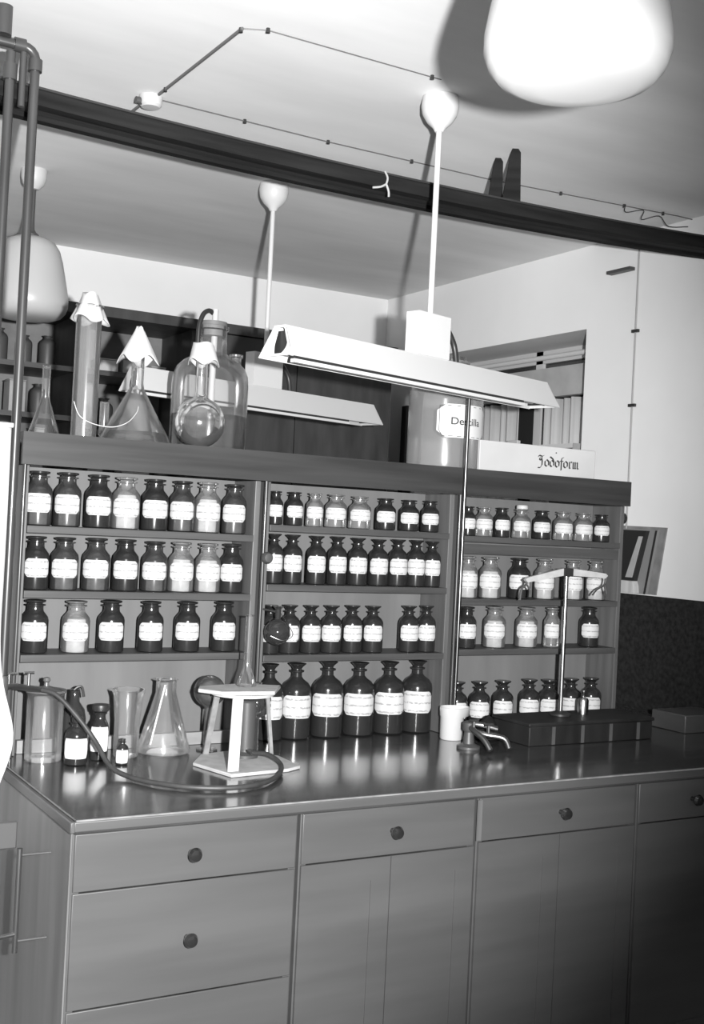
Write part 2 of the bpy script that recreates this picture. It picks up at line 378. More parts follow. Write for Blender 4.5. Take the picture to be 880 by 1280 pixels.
# white cap on one small bottle
b = bm_new(); lathe(b, [(0, 0), (.019, 0), (.020, .002), (.020, .010), (.018, .013), (0, .014)], 20)
o = obj('white_bottle_cap', b, M_porc); o.location = (2.544, 3.194, 1.645); tag(o, 'small white cap on a bottle, top shelf of the right section', 'cap')

# ------------------------------------------------------------------ glassware on top of the reagent shelf
def glassobj(name, prof, m, parent=None, loc=None, n=40):
    b = bm_new(); lathe(b, prof, n); return obj(name, b, m, parent, loc=loc)
def cloth_cap(name, r_top, r_bot, h, parent=None, loc=(0, 0, 0), m=None, waves=7, amp=.16, n=48, seed=1, drop=.25):
    rnd = random.Random(seed); ph = rnd.uniform(0, 6); b = bm_new(); rings = []
    K = 8
    for k in range(K+1):
        t = k/K; ring = []
        for i in range(n):
            a = 2*math.pi*i/n
            rr = (r_top + (r_bot-r_top)*t**1.1)*(1 + amp*t*math.sin(waves*a+ph) + .4*amp*t*math.sin(3*a+ph*2))
            z = h*(1-t) - drop*h*t*t*(.5+.5*math.sin(4*a+ph)) + (h*.05*math.sin(3*a) if k == 0 else 0)
            ring.append(b.verts.new((rr*math.cos(a), rr*math.sin(a), z)))
        rings.append(ring)
    top = b.verts.new((0, 0, h*1.06))
    for i in range(n): b.faces.new((rings[0][i], rings[0][(i+1) % n], top))
    for p, q in zip(rings, rings[1:]):
        for i in range(n): b.faces.new((p[i], q[i], q[(i+1) % n], p[(i+1) % n]))
    o = obj(name, b, m or M_cloth, parent, loc=loc)
    md = o.modifiers.new('thick', 'SOLIDIFY'); md.thickness = .001
    return o
ZS = ZT + .0005
# tall cylinder with cloth
t = thing('glass_cylinder', 'tall clear glass cylinder with a white cloth cap on the shelf top', 'cylinder', (1.036, 3.32, ZS))
glassobj('cylinder_wall', [(0, .002), (.036, .002), (.0365, .006), (.0365, .380), (.040, .384), (.040, .388), (.0345, .386), (.0345, .01), (0, .008)], G_thick, t)
glassobj('foot', [(0, 0), (.040, 0), (.040, .004), (.036, .008), (0, .008)], G_thick, t)
cloth_cap('cloth_cap', .022, .050, .070, t, (0, 0, .352), seed=3, waves=5, amp=.22)
# wide conical flask with paper cap
t = thing('conical_flask', 'wide clear conical flask under a tent of white paper on the shelf top', 'flask', (1.197, 3.34, ZS))
glassobj('flask_wall', [(0, 0), (.100, 0), (.108, .004), (.106, .014), (.022, .165), (.0185, .182), (.0185, .285), (.022, .288), (.019, .29)], G_thick, t)
glassobj('liquid', [(0, .003), (.100, .004), (.100, .016), (.087, .036), (0, .0365)], G_water, t)
cloth_cap('paper_cap', .010, .060, .085, t, (0, 0, .262), M_paper, waves=4, amp=.06, seed=5, drop=.3)
# small conical flask further left
t = thing('conical_flask', 'small clear conical flask at the left end of the shelf top', 'flask', (.944, 3.40, ZS))
glassobj('flask_wall', [(0, 0), (.044, 0), (.048, .004), (.047, .01), (.014, .110), (.012, .125), (.012, .208), (.015, .211), (.012, .213)], G_clear, t)
# string slung between the cylinder and the conical flask
b = bm_new(); tube(b, [(.993, 3.284, ZS+.105), (1.008, 3.272, ZS+.065), (1.045, 3.262, ZS+.045), (1.10, 3.258, ZS+.040), (1.15, 3.275, ZS+.058), (1.185, 3.300, ZS+.09), (1.197, 3.318, ZS+.112)], .0011, 6, 6)
tag(obj('string_loop', b, M_string), 'thin white string slung between the glass cylinder and the conical flask', 'string')
# small stoppered tube behind
t = thing('glass_tube', 'narrow clear glass tube standing behind the conical flask', 'tube', (1.145, 3.47, ZS))
glassobj('tube_wall', [(0, 0), (.013, .001), (.014, .006), (.014, .128), (.016, .13), (.013, .131)], G_thick, t, n=24)
# carboy
t = thing('glass_carboy', 'large clear glass carboy half full of liquid, with stopper and bent tube', 'carboy', (1.456, 3.40, ZS))
glassobj('carboy_wall', [(0, 0), (.108, 0), (.117, .006), (.119, .02), (.119, .205), (.116, .238), (.106, .262), (.086, .282), (.056, .298), (.047, .308), (.045, .377), (.050, .381), (.050, .391), (.044, .393)], G_carb, t, n=56)
glassobj('liquid', [(0, .004), (.106, .005), (.1155, .02), (.1155, .112), (0, .1125)], G_water, t, n=56)
glassobj('stopper', [(0, .360), (.040, .360), (.0435, .397), (.0435, .405), (0, .407)], mat('grey_rubber', .13, .6), t, n=24)
b = bm_new(); tube(b, [(.004, -.004, .05), (.004, -.004, .30), (.004, -.004, .445)], .010, 12)
obj('inlet_tube', b, mat('cloudy_glass_tube', .45, .3), t)
b = bm_new(); tube(b, [(0, 0, .432), (-.018, -.006, .438), (-.038, -.012, .426), (-.050, -.016, .400), (-.055, -.018, .37), (-.055, -.018, .31)], .0075, 12, 5)
obj('bent_tube', b, M_black, t)
b = bm_new(); lathe(b, [(0, 0), (.017, 0), (.017, .02), (.022, .022), (.022, .030), (0, .031)], 20)
o = obj('side_neck', b, G_thick, t); o.location = (.066, -.038, .276)
# round flask with cloth in front of the carboy
t = thing('round_flask', 'round clear flask with a white cloth cap in front of the carboy', 'flask', (1.352, 3.222, ZS))
prof = [(0, 0), (.024, 0)] + [(.075*math.cos(a), .073+.075*math.sin(a)) for a in [R(-72+i*10) for i in range(15)]]
glassobj('flask_wall', prof + [(.021, .148), (.0165, .158), (.0165, .285), (.019, .287)], G_thick, t)
glassobj('liquid', [(0, .003), (.022, .0035)] + [(.071*math.cos(a), .073+.071*math.sin(a)) for a in [R(-70+i*10) for i in range(9)]] + [(0, .0865)], G_water, t)
cloth_cap('cloth_cap', .030, .046, .050, t, (0, 0, .256), seed=11, waves=3, amp=.14, drop=.35)
# big storage jar with the lettered label
JX, JY, JR = 2.305, 3.335, .128
t = thing('storage_jar', 'big clear glass storage jar with a framed white label, below the near lamp', 'jar', (JX, JY, ZS))
G_jar = glass('jar_glass', .80, .5, .18, 1, 1.6, haze_mix=.24, dv=.5)
glassobj('jar_wall', [(0, 0), (.118, 0), (.126, .006), (JR, .02), (JR, .26), (.117, .295), (.09, .318), (.07, .325), (.068, .36), (.075, .364), (.075, .372), (.066, .372)], G_jar, t, n=64)
glassobj('stopper', [(0, .345), (.055, .345), (.062, .375), (.062, .385), (0, .39)], G_thick, t)
view = -math.atan2(JX, JY)           # rotation that faces the viewer side
b = bm_new(); label_patch(b, JR+.0012, .103, .215, R(47), 24, .3)
lb = obj('jar_label', b, M_paper, t); lb.rotation_euler = (0, 0, view + R(34))
def bent_quad_strip(b, r, pts, wd):
    for (a0, z0), (a1, z1) in zip(pts, pts[1:]):
        n = 6
        L_ = math.hypot((a1-a0)*r, z1-z0) or 1; nx, nz = -(z1-z0)/L_*wd/2, (a1-a0)*r/L_*wd/2
        prev = None
        for i in range(n+1):
            s = i/n; a = a0+(a1-a0)*s; z = z0+(z1-z0)*s
            p = [b.verts.new((r*math.sin(a+sg*nx/r), -r*math.cos(a+sg*nx/r), z+sg*nz)) for sg in (-1, 1)]
            if prev: b.faces.new((prev[0], p[0], p[1], prev[1]))
            prev = p
b = bm_new(); A = R(43)
bent_quad_strip(b, JR+.0018, [(-A, .209), (-A, .125), (-A+R(5), .108), (A-R(5), .108), (A, .125), (A, .209), (-A, .209)], .0018)
o = obj('label_border', b, M_ink, lb)
def font_mesh(txt, size):
    cu = bpy.data.curves.new('t', 'FONT'); cu.body = txt; cu.size = size; cu.align_x = 'CENTER'; cu.offset = .0004
    to = bpy.data.objects.new('t', cu); COL.objects.link(to)
    bpy.context.view_layer.update()
    me = bpy.data.meshes.new_from_object(to.evaluated_get(bpy.context.evaluated_depsgraph_get()))
    bpy.data.objects.remove(to); bpy.data.curves.remove(cu); return me
me = font_mesh('Destilla', .034)
b = bm_new(); b.from_mesh(me); bmesh.ops.subdivide_edges(b, edges=b.edges, cuts=1)
for v in b.verts:
    a = v.co.x*1.15/JR; z = v.co.y; rr = JR+.0020; v.co = (rr*math.sin(a), -rr*math.cos(a), .147+z)
o = obj('label_lettering', b, M_ink, lb, smooth=False)

# white sign board lettered in black letter
t = thing('sign_box', 'long white board with black letter writing standing on the shelf top', 'sign', (2.330, 3.163, ZS))
obj('board', boxes((0, .505, 0, .014, 0, .100)), M_enam, t, bevel=.002)
NB = (.12*math.cos(R(38)), .12*math.sin(R(38)))
GL = {
 'J': ([[(.05, 1.25), (.15, 1.5), (.5, 1.38), (.85, 1.5)], [(.62, 1.42), (.5, 1.1), (.62, .7), (.6, .2), (.35, -.25), (.02, -.2)], [(.3, 1.2), (.22, .95), (.42, .8)]], .95),
 'o': ([[(.32, .98), (.08, .78), (.08, .22), (.34, .02), (.58, .2), (.6, .72), (.3, .98)]], .72),
 'D': ([[(.34, .95), (.10, .76), (.10, .22), (.36, .02), (.62, .22), (.64, .75), (.48, 1.12), (.08, 1.42)], [(.34, .95), (.60, .72)]], .80),
 'f': ([[(.55, 1.45), (.3, 1.4), (.22, 1.1), (.22, -.35)], [(.0, .92), (.5, .92)]], .52),
 'r': ([[(.05, .85), (.18, .95), (.18, .1), (.32, .0)], [(.18, .75), (.42, .98), (.52, .82)]], .56),
 'm': ([[(.05, .85), (.18, .95), (.18, .1), (.28, .0)], [(.18, .75), (.42, .95), (.48, .8), (.48, .1), (.58, .0)], [(.5, .78), (.72, .95), (.8, .8), (.8, .12), (.95, .0)]], 1.0)}
b = bm_new(); cx = 0; sz = .0235
for ch in 'JoDoform':
    strokes, adv = GL[ch]
    for s in strokes:
        for p, q in zip(s, s[1:]):
            poly = [(p[0]-NB[0], p[1]-NB[1]), (q[0]-NB[0], q[1]-NB[1]), (q[0]+NB[0], q[1]+NB[1]), (p[0]+NB[0], p[1]+NB[1])]
            jit = random.uniform(0, .0004)
            vs = [b.verts.new(((cx+x)*sz, -.0012-jit, z*sz)) for x, z in poly]
            try: b.faces.new(vs)
            except Exception: pass
    cx += adv
o = obj('sign_lettering', b, M_ink, t, smooth=False, loc=(.246, 0, .030)); wtot = cx*sz
o.scale = (.182/wtot, 1, 1.05)
o = obj('nail_head', mk(lathe, [(0, 0), (.0022, 0), (.0022, .002), (0, .003)], 12), M_ink, t); o.rotation_euler = (R(90), 0, 0); o.location = (.325, 0, .080)

# ------------------------------------------------------------------ the two fluorescent lamps
def tube_lamp(loc_, label, rodlabel):
    t = thing('fluorescent_lamp', label, 'lamp', loc_, R(16.6))
    L_, hb, wb, wt_ = .598, .080, .060, .020      # half length, height, half widths
    b = bm_new()
    th = .003
    # trapezoid trough open below: two sloping flanks and a top
    for sgn in (1, -1):
        vs = [(-L_, sgn*wb, 0), (L_, sgn*wb, 0), (L_-.018, sgn*wt_, hb), (-L_+.014, sgn*wt_, hb)]
        o_ = [b.verts.new(v) for v in vs]; i_ = [b.verts.new((v[0], v[1]-sgn*th*1.2, v[2]-th*.6)) for v in vs]
        b.faces.new(o_); b.faces.new(i_[::-1])
        for k in range(4): b.faces.new((o_[k], i_[k], i_[(k+1) % 4], o_[(k+1) % 4]))
    box(b, -L_+.014, L_-.018, -wt_, wt_, hb-th, hb)
    obj('reflector', b, M_white, t, smooth=False)
    # lips
    for sgn in (-1,):
        b = boxes((-L_+.01, L_-.20, sgn*wb-.003, sgn*wb+.012, -.017, -.008))
        obj('lower_lip', b, M_white, t, smooth=False)
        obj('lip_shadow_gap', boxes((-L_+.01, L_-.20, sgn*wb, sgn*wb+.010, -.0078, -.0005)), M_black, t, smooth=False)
    # end plates with an oval hole
    for sx in (-1, 1):
        b = bm_new(); n = 32
        out_ = []; inn = []
        xe = sx*L_
        hc, hy, hz = .040, .040, .036
        for i in range(n):
            a = 2*math.pi*i/n; ca, sa = math.cos(a), math.sin(a)
            # ray to trapezoid
            best = 9
            poly = [(-wb, 0), (wb, 0), (wt_, hb), (-wt_, hb)]
            for (p, q) in zip(poly, poly[1:]+poly[:1]):
                ex, ez = q[0]-p[0], q[1]-p[1]; den = ca*ez - sa*ex
                if abs(den) > 1e-9:
                    tt = ((p[0])*ez - (p[1]-hc)*ex)/den; uu = ((p[0])*sa - (p[1]-hc)*ca)/den
                    if tt > 0 and -1e-6 <= uu <= 1+1e-6: best = min(best, tt)
            out_.append((best*ca, hc+best*sa)); rr_ = min(hy, best*.84); inn.append((ca*rr_*(.25 if ca > 0 else 1), hc+sa*rr_))
        def X(z, d=0): return xe - sx*((.018 if sx > 0 else .014)*z/hb) - sx*d
        for d in (0, .003): pass
        O = [b.verts.new((X(z), y, z)) for y, z in out_]; I = [b.verts.new((X(z), y, z)) for y, z in inn]
        O2 = [b.verts.new((X(z, .003), y, z)) for y, z in out_]; I2 = [b.verts.new((X(z, .003), y, z)) for y, z in inn]
        for i in range(n):
            j = (i+1) % n
            b.faces.new((O[i], O[j], I[j], I[i])); b.faces.new((O2[i], I2[i], I2[j], O2[j])); b.faces.new((I[i], I[j], I2[j], I2[i])); b.faces.new((O[i], O2[i], O2[j], O[j]))
        obj('end_plate', b, M_white, t)
    obj('hole_shade_plate', boxes((-L_+.019, -L_+.022, -wb*.72, wb*.72, .006, .034), (-L_+.019, -L_+.022, -wb*.45, wb*.45, .034, .066)), M_black, t, smooth=False)  # black plate added behind the end hole so its inside looks dark
    # tubes
    for y in (-.022, .022):
        b = bm_new(); tube(b, [(-.560, y, .022), (.560, y, .022)], .013, 14); obj('lamp_tube', b, mat('unlit_tube', .35, .2), t)
    obj('holder', boxes((.5655, .575, -.042, .042, .006, .032)), M_black, t, smooth=False)
    # ballast box, open on top
    obj('ballast_box', boxes((-.075, .067, -.024, -.021, hb, hb+.122), (-.075, .067, .021, .024, hb, hb+.122), (-.075, -.072, -.021, .021, hb, hb+.122), (.064, .067, -.021, .021, hb, hb+.122), (-.072, .064, -.021, .021, hb, hb+.085)), M_white, t, smooth=False)
    # rod and canopy
    top = H - loc_[2]
    b = bm_new(); tube(b, [(0, 0, hb+.08), (0, 0, top-.09)], .0085, 14); obj('suspension_rod', b, M_white, t)
    b = bm_new(); lathe(b, [(0, -.102), (.012, -.101), (.018, -.090), (.036, -.074), (.050, -.052), (.055, -.028), (.052, -.0005), (0, -.0005)], 28, (0, 0, top)); obj('canopy', b, M_white, t)
    b = bm_new(); tube(b, [(.066, .010, hb+.095), (.09, .012, hb+.10), (.128, .010, hb+.055), (.136, .004, hb-.001)], .009, 10, 6); obj('flex_cable', b, M_black, t)
    return t
tube_lamp((1.874, 2.814, 1.970), 'nearer white fluorescent trough lamp hanging in front of the storage jar', '')
tube_lamp((1.884, 3.901, 1.970), 'farther white fluorescent trough lamp hanging behind the carboy', '')

# ------------------------------------------------------------------ opal globe lamps
def globe_lamp(x, y, zb, label):
    t = thing('opal_globe_lamp', label, 'lamp', (x, y, zb))
    b = bm_new()
    lathe(b, [(0, 0), (.06, .001), (.097, .006), (.122, .016), (.137, .033), (.145, .056), (.145, .080), (.139, .118), (.129, .168), (.118, .220), (.106, .258), (.088, .284), (.060, .298), (.030, .302), (0, .302)], 56)
    obj('opal_shade', b, M_opal, t)
    top = H - zb
    b = bm_new(); lathe(b, [(0, .3025), (.028, .3025), (.028, .312), (.018, .32), (.012, .33), (.010, .36), (.010, top-.05), (0, top-.05)], 28); obj('fitter_and_stem', b, M_iron, t)
    b = bm_new(); lathe(b, [(0, -.075), (.02, -.073), (.038, -.055), (.046, -.03), (.047, -.0005), (0, -.0005)], 28, (0, 0, top)); obj('canopy', b, M_enam, t)
    return t
globe_lamp(1.192, 1.415, 2.249, 'big opal glass ceiling lamp close to the viewer at the top')
globe_lamp(1.114, 4.316, 2.250, 'opal glass ceiling lamp seen far back behind the pipes')

# ------------------------------------------------------------------ overhead rail, hangers, bow
t = thing('overhead_rail', 'long dark double steel rail running just below the ceiling', 'rail', (2.0, 3.10, 2.6))
def sag(x): return .018*(x-1.7)**2 - .012*(x < .9)*0
def railbox(y0, y1, z0, z1):
    b = bm_new(); xs = [.35+i*.25 for i in range(13)]; rings = []
    for x in xs:
        s = sag(x); rings.append([b.verts.new((x-2.0, y-3.10, z-2.6+s)) for y, z in ((y0, z0), (y1, z0), (y1, z1), (y0, z1))])
    for p, q in zip(rings, rings[1:]):
        for k in range(4): b.faces.new((p[k], q[k], q[(k+1) % 4], p[(k+1) % 4]))
    b.faces.new(rings[0]); b.faces.new(rings[-1][::-1]); return b
obj('front_rail', railbox(3.010, 3.045, 2.572, 2.610), M_beam, t, smooth=False)
obj('top_flange', railbox(3.00, 3.075, 2.6103, 2.616), M_beaml, t, smooth=False)
obj('web_plate', railbox(3.0455, 3.1345, 2.588, 2.598), M_beaml, t, smooth=False)
obj('rear_rail', railbox(3.135, 3.165, 2.576, 2.612), M_beam, t, smooth=False)
def wedge(x, y, z0, z1, wb, wt_, label):
    b = bm_new()
    prof = [(-wb*.55, 0), (wb*.45, 0), (wt_*.75, z1-z0-.012), (wt_*.45, z1-z0), (-wt_*.25, z1-z0), (-wt_*.4, z1-z0-.015)]
    prism(b, prof, 'y', -.010, .010)
    o = obj('ceiling_hanger', b, M_beam, smooth=False); o.location = (x, y, z0); o.rotation_euler = (0, 0, -R(30))
    return tag(o, label, 'hanger', 'tapered hangers on the overhead rail')
wedge(2.335, 3.152, 2.624, 2.7995, .052, .026, 'shorter of the two dark tapered hangers above the overhead rail')
wedge(2.320, 3.042, 2.626, 2.7995, .060, .028, 'taller of the two dark tapered hangers above the overhead rail')
# small white rag tied to the rail
t = thing('tied_rag', 'small white rag knotted round the overhead rail', 'rag', (1.812, 3.000, 2.578))
for pts in ([(0, 0, .04), (.005, -.008, .02), (0, -.01, 0)], [(0, -.01, 0), (-.02, -.012, -.012), (-.045, -.008, -.018)], [(0, -.01, 0), (.008, -.012, -.02), (.012, -.008, -.035)]):
    b = bm_new(); tube(b, pts, .0032, 8, 4); obj('rag_end', b, M_grey, t)

# ------------------------------------------------------------------ ceiling conduit and junction boxes
def cond(pts, r, label, clips=()):
    t = thing('ceiling_conduit', label, 'conduit', pts[0])
    P0 = Vector(pts[0]); b = bm_new(); tube(b, [Vector(p)-P0 for p in pts], r, 8); obj('pipe_run', b, M_cable, t)
    for c in clips:
        b = bm_new(); lathe(b, [(0, 0), (.0055, 0), (.005, .012), (0, .013)], 12)
        o = obj('clip', b, M_black, t); o.location = Vector(c)-P0-Vector((0, 0, .013))
    return t
zc = H-.006
cond([(1.195, 3.33, zc), (1.80, 3.345, zc), (2.45, 3.335, zc), (3.00, 3.28, zc), (3.27, 3.25, zc), (3.343, 3.25, zc)], .0020, 'thin conduit on the ceiling running behind the tapered hangers',
     [(1.50, 3.338, H), (1.80, 3.345, H), (2.12, 3.34, H), (2.45, 3.335, H), (2.74, 3.305, H), (3.02, 3.278, H), (3.2, 3.26, H)])
cond([(1.206, 2.719, zc), (1.26, 2.69, zc), (1.50, 2.69, zc), (1.79, 2.69, zc)], .0016, 'thin conduit on the ceiling ending beside the near lamp canopy', [(1.26, 2.69, H), (1.76, 2.69, H)])
cond([(1.20, 3.29, zc), (1.203, 2.72, zc)], .0045, 'thicker conduit joining the white junction box to the bend on the ceiling', [(1.203, 2.73, H), (1.20, 3.24, H)])
cond([(1.187, 3.37, zc), (1.185, 3.60, zc)], .0045, 'short conduit running back from the white junction box to the rail', [])
t = thing('junction_box', 'round white junction box on the ceiling above the overhead rail', 'junction box', (1.192, 3.335, H-.035))
b = bm_new(); lathe(b, [(0, 0), (.026, .001), (.033, .008), (.035, .0345), (0, .0345)], 24); obj('box_body', b, M_enam, t)
b = bm_new(); tube(b, [(-.028, 0, .014), (-.046, 0, .014)], .011, 10); obj('gland', b, M_iron, t)
# knot of wires near the right wall
b = bm_new(); tube(b, [(3.02, 3.27, H-.004), (3.05, 3.30, H-.02), (3.10, 3.26, H-.012), (3.14, 3.31, H-.03), (3.20, 3.28, H-.012), (3.27, 3.30, H-.035), (3.343, 3.27, H-.03)], .002, 8, 5)
tag(obj('loose_wire', b, M_black), 'loose twisted dark wire on the ceiling near the right wall', 'wire')
t = thing('wall_conduit', 'thin upright conduit with two dark clips on the right wall', 'conduit', (XR-.006, 3.53, 1.36))
b = bm_new(); tube(b, [(0, 0, 0), (0, 0, H-1.365)], .0035, 8); obj('pipe_run', b, M_wirew if 'M_wirew' in globals() else mat('pale_cable', .33, .6), t)
for z in (2.40, 2.10):
    obj('clip', boxes((-.006, .005, -.018, .018, z-1.36-.006, z-1.36+.006)), M_black, t, smooth=False)
br = obj('wall_bracket', boxes((XR-.03, XR-.0005, 3.555, 3.69, 2.650, 2.663)), M_iron, smooth=False)
tag(br, 'small dark horizontal bracket high on the right wall', 'bracket')

# ------------------------------------------------------------------ gas and water pipes on the left
def pipe_thing(pts, r, label, m=M_pipe, fit=()):
    t = thing('supply_pipe', label, 'pipe', pts[0]); P0 = Vector(pts[0])
    b = bm_new(); tube(b, [Vector(p)-P0 for p in pts], r, 16); obj('pipe_run', b, m, t)
    for a, c in fit:
        b = bm_new(); tube(b, [Vector(a)-P0, Vector(c)-P0], r*1.45, 16); obj('pipe_fitting', b, m, t)
    return t
PX, PY = .755, 2.972
arc = [(PX-.03+.03*math.sin(R(a)), PY, 2.682+.03*math.cos(R(a))) for a in (0, 20, 40, 60, 80, 90)]
pipe_thing([(.45, PY, 2.712)] + arc + [(PX, PY, 1.142)], .0122, 'front supply pipe with elbow, coming down at the left end of the shelf', fit=[((.70, PY, 2.712), (.728, PY, 2.712)), ((PX, PY, 2.685), (PX, PY, 2.655))])
pipe_thing([(.694, PY, 2.690), (.694, PY, .02)], .0122, 'supply pipe nearest the picture edge, half hidden by the white towel', fit=[((.694, PY, 2.66), (.694, PY, 2.62))])
pipe_thing([(.672, PY, 2.799), (.672, PY, 2.727)], .021, 'thick short pipe coming out of the ceiling in the upper left corner')
pipe_thing([(.725, PY, 2.696), (.725, PY, 2.56)], .009, 'short thin branch pipe under the elbow in the upper left corner')
# taps at the pipe foot
t = thing('gas_tap', 'nickel gas tap with small handles at the foot of the front supply pipe', 'tap', (PX, PY, 1.112))
b = bm_new(); lathe(b, [(0, -.02), (.014, -.02), (.016, 0), (.016, .02), (.0125, .029), (0, .029)], 18); obj('tap_body', b, M_iron, t)
b = bm_new(); tube(b, [(0, 0, 0), (.03, .01, 0), (.07, .03, -.008), (.112, .049, -.016)], .008, 10, 4); obj('nozzle', b, M_brass, t)
b = bm_new(); tube(b, [(.018, .006, 0), (.018, .006, .030)], .005, 10); tube(b, [(-.004, .006, .032), (.038, .006, .032)], .0035, 8); obj('handle', b, M_metal, t)
b = bm_new(); tube(b, [(.075, .032, -.006), (.075, .032, .028)], .0045, 10); tube(b, [(.062, .032, .03), (.088, .032, .03)], .0035, 8); obj('handle', b, M_metal, t)

# ------------------------------------------------------------------ left foreground: towel and towel rack
b = bm_new(); n, m_ = 26, 44; grid = []
for j in range(m_+1):
    z = 1.757 - (1.757-.76)*j/m_; row = []
    tt = j/m_
    for i in range(n+1):
        s = i/n
        xr = .727 + .046*math.exp(-((tt-.76)/.13)**2) + .006*math.sin(tt*26)*max(0, tt-.45) - (.05*(tt-.93)/.07 if tt > .93 else 0)
        x = .40 + (xr-.40)*s
        y = 2.90 + .012*math.sin(s*20+tt*2)*(.4+tt) + .006*math.sin(s*9+tt*7)
        row.append(b.verts.new((x, y, z)))
    grid.append(row)
for p, q in zip(grid, grid[1:]):
    for i in range(n): b.faces.new((p[i], p[i+1], q[i+1], q[i]))
t = thing('hanging_towel', 'long white cloth towel hanging at the left edge in front of the pipes', 'towel', (0, 0, 0))
o = obj('cloth', b, M_cloth, t); md = o.modifiers.new('thick', 'SOLIDIFY'); md.thickness = .004
b = bm_new(); tube(b, [(.36, 2.90, 1.760), (.730, 2.90, 1.760)], .006, 10); o = obj('hem_rod', b, M_white, t)
rk = thing('towel_rail', 'bright metal rail frame beside the end of the bench, below the white towel', 'rail', (.724, 2.62, .58))
b = bm_new(); tube(b, [(0, 0, -.005), (0, 0, .225)], .0065, 12); obj('upright', b, M_metal, rk)
b = bm_new(); tube(b, [(-.30, -.05, .028), (0, 0, .036)], .0055, 10); obj('crossbar', b, M_metal, rk)
b = bm_new(); tube(b, [(0, 0, .21), (.070, 0, .21)], .003, 10); obj('wall_stub', b, M_iron, rk)
b = bm_new(); tube(b, [(0, 0, .02), (.070, 0, .02)], .003, 10); obj('wall_stub', b, M_iron, rk)
dc = obj('grey_drape', boxes((.40, .722, 2.640, 2.650, .800, .86)), M_iron, bevel=.003)
tag(dc, 'dark grey cloth edge hanging below the white towel', 'cloth')
# ------------------------------------------------------------------ glassware on the bench, left
ZB = .9005
t = thing('glass_jar', 'tall clear glass jar with a knobbed lid at the left end of the bench', 'jar', (.900, 3.085, ZB))
glassobj('jar_wall', [(0, 0), (.044, 0), (.048, .004), (.048, .175), (.051, .179), (.047, .180)], G_thick, t)
glassobj('lid', [(0, .1805), (.053, .1805), (.053, .186), (.02, .192), (.007, .196), (.006, .204), (.010, .210), (.008, .217), (0, .219)], mat('smoked_lid', .10, .25), t)
def small_bottle(x, y, d, h, label, prof='N', lab=None, m=None, cap=None):
    t = thing('medicine_bottle', label, 'bottle', (x, y, ZB), -math.atan2(x, y))
    K = dict(N=NARROW, W=WIDE)[prof]; s = d/.07; hz = h/.15
    b = bm_new(); lathe(b, [(r*s, z*hz) for r, z in K['body']], 28); obj('body', b, m or G_brown, t)
    if cap: b = bm_new(); lathe(b, [(r*s, z*hz) for r, z in cap], 24); obj('stopper', b, M_black, t)
    z0, z1 = lab; b = bm_new(); label_patch(b, K['rl']*s+.0004, z0, z1, R(68), ch=.02); obj('paper_label', b, M_paper, t)
    b = bm_new(); lathe(b, [(0, .002), (.030*s, .002), (.033*s, .008), (.033*s, .08*hz), (0, .081*hz)], 24); obj('contents', b, M_black, t)
    return t
CAPF = [(0, .131), (.014, .1315), (.016, .138), (.016, .150), (0, .151)]
small_bottle(.966, 3.015, .060, .122, 'dark brown bottle with a plain white label, left of the rubber tube', lab=(.018, .070), cap=CAPF)
small_bottle(1.040, 3.052, .048, .138, 'dark brown bottle with a wide black stopper, behind the rubber tube', 'W', lab=(.025, .090), cap=[(0, .136), (.022, .1365), (.033, .143), (.036, .156), (.034, .160), (0, .161)])
small_bottle(1.078, 2.975, .032, .068, 'tiny brown bottle with white label beside the glass beaker', lab=(.006, .040), cap=CAPF)
t = thing('dark_wash_bottle', 'dark bottle with a short bent spout behind the labelled brown bottle', 'bottle', (.990, 3.125, ZB))
glassobj('body', [(0, 0), (.03, 0), (.033, .004), (.033, .10), (.028, .125), (.014, .145), (.012, .175), (.015, .178), (0, .18)], G_dark, t)
b = bm_new(); tube(b, [(-.006, -.012, .178), (.004, -.014, .186), (.014, -.016, .184), (.02, -.018, .16)], .004, 8, 4); obj('spout', b, M_metal, t)
t = thing('glass_beaker', 'tall clear glass beaker behind the tiny brown bottle', 'beaker', (1.122, 3.070, ZB))
glassobj('beaker_wall', [(0, 0), (.030, 0), (.034, .004), (.0345, .10), (.040, .165), (.046, .182), (.044, .184)], G_thick, t)
t = thing('conical_flask', 'clear conical flask standing on the bench left of the tripod', 'flask', (1.240, 3.095, ZB))
glassobj('flask_wall', [(0, 0), (.066, 0), (.074, .005), (.073, .016), (.064, .045), (.032, .155), (.028, .168), (.028, .200), (.033, .204), (.030, .206)], G_thick, t)
b = bm_new(); tube(b, [(-.050, -.03, .03), (-.008, -.012, .19)], .003, 8); obj('glass_rod', b, mat('glass_rod', .5, .2), t)
# round flask on its neck behind the tripod, and dark bulbs
t = thing('round_flask', 'round glass flask stood on its neck behind the white tripod', 'flask', (1.372, 3.095, ZB))
glassobj('flask_wall', [(.012, 0), (.011, .118), (.014, .124)] + [(.045*math.cos(a), .168+.045*math.sin(a)) for a in [R(-68+i*12) for i in range(13)]] + [(0, .213)], G_thick, t)
glassobj('dark_liquid', [(0, .130)] + [(.034*math.cos(a), .164+.034*math.sin(a)) for a in [R(-80+i*15) for i in range(11)]] + [(0, .198)], G_dark, t)
glassobj('glass_foot', [(0, 0), (.03, 0), (.03, .004), (.012, .006), (0, .006)], G_thick, t)
t = thing('dark_flask', 'dark round flask on the bench behind the right leg of the tripod', 'flask', (1.478, 3.005, ZB))
glassobj('flask_wall', [(0, 0), (.032, 0), (.032, .004), (.010, .010), (.010, .10)] + [(.043*math.cos(a), .145+.043*math.sin(a)) for a in [R(-75+i*12) for i in range(13)]] + [(.012, .189), (.012, .20), (.015, .202)], G_dark, t)
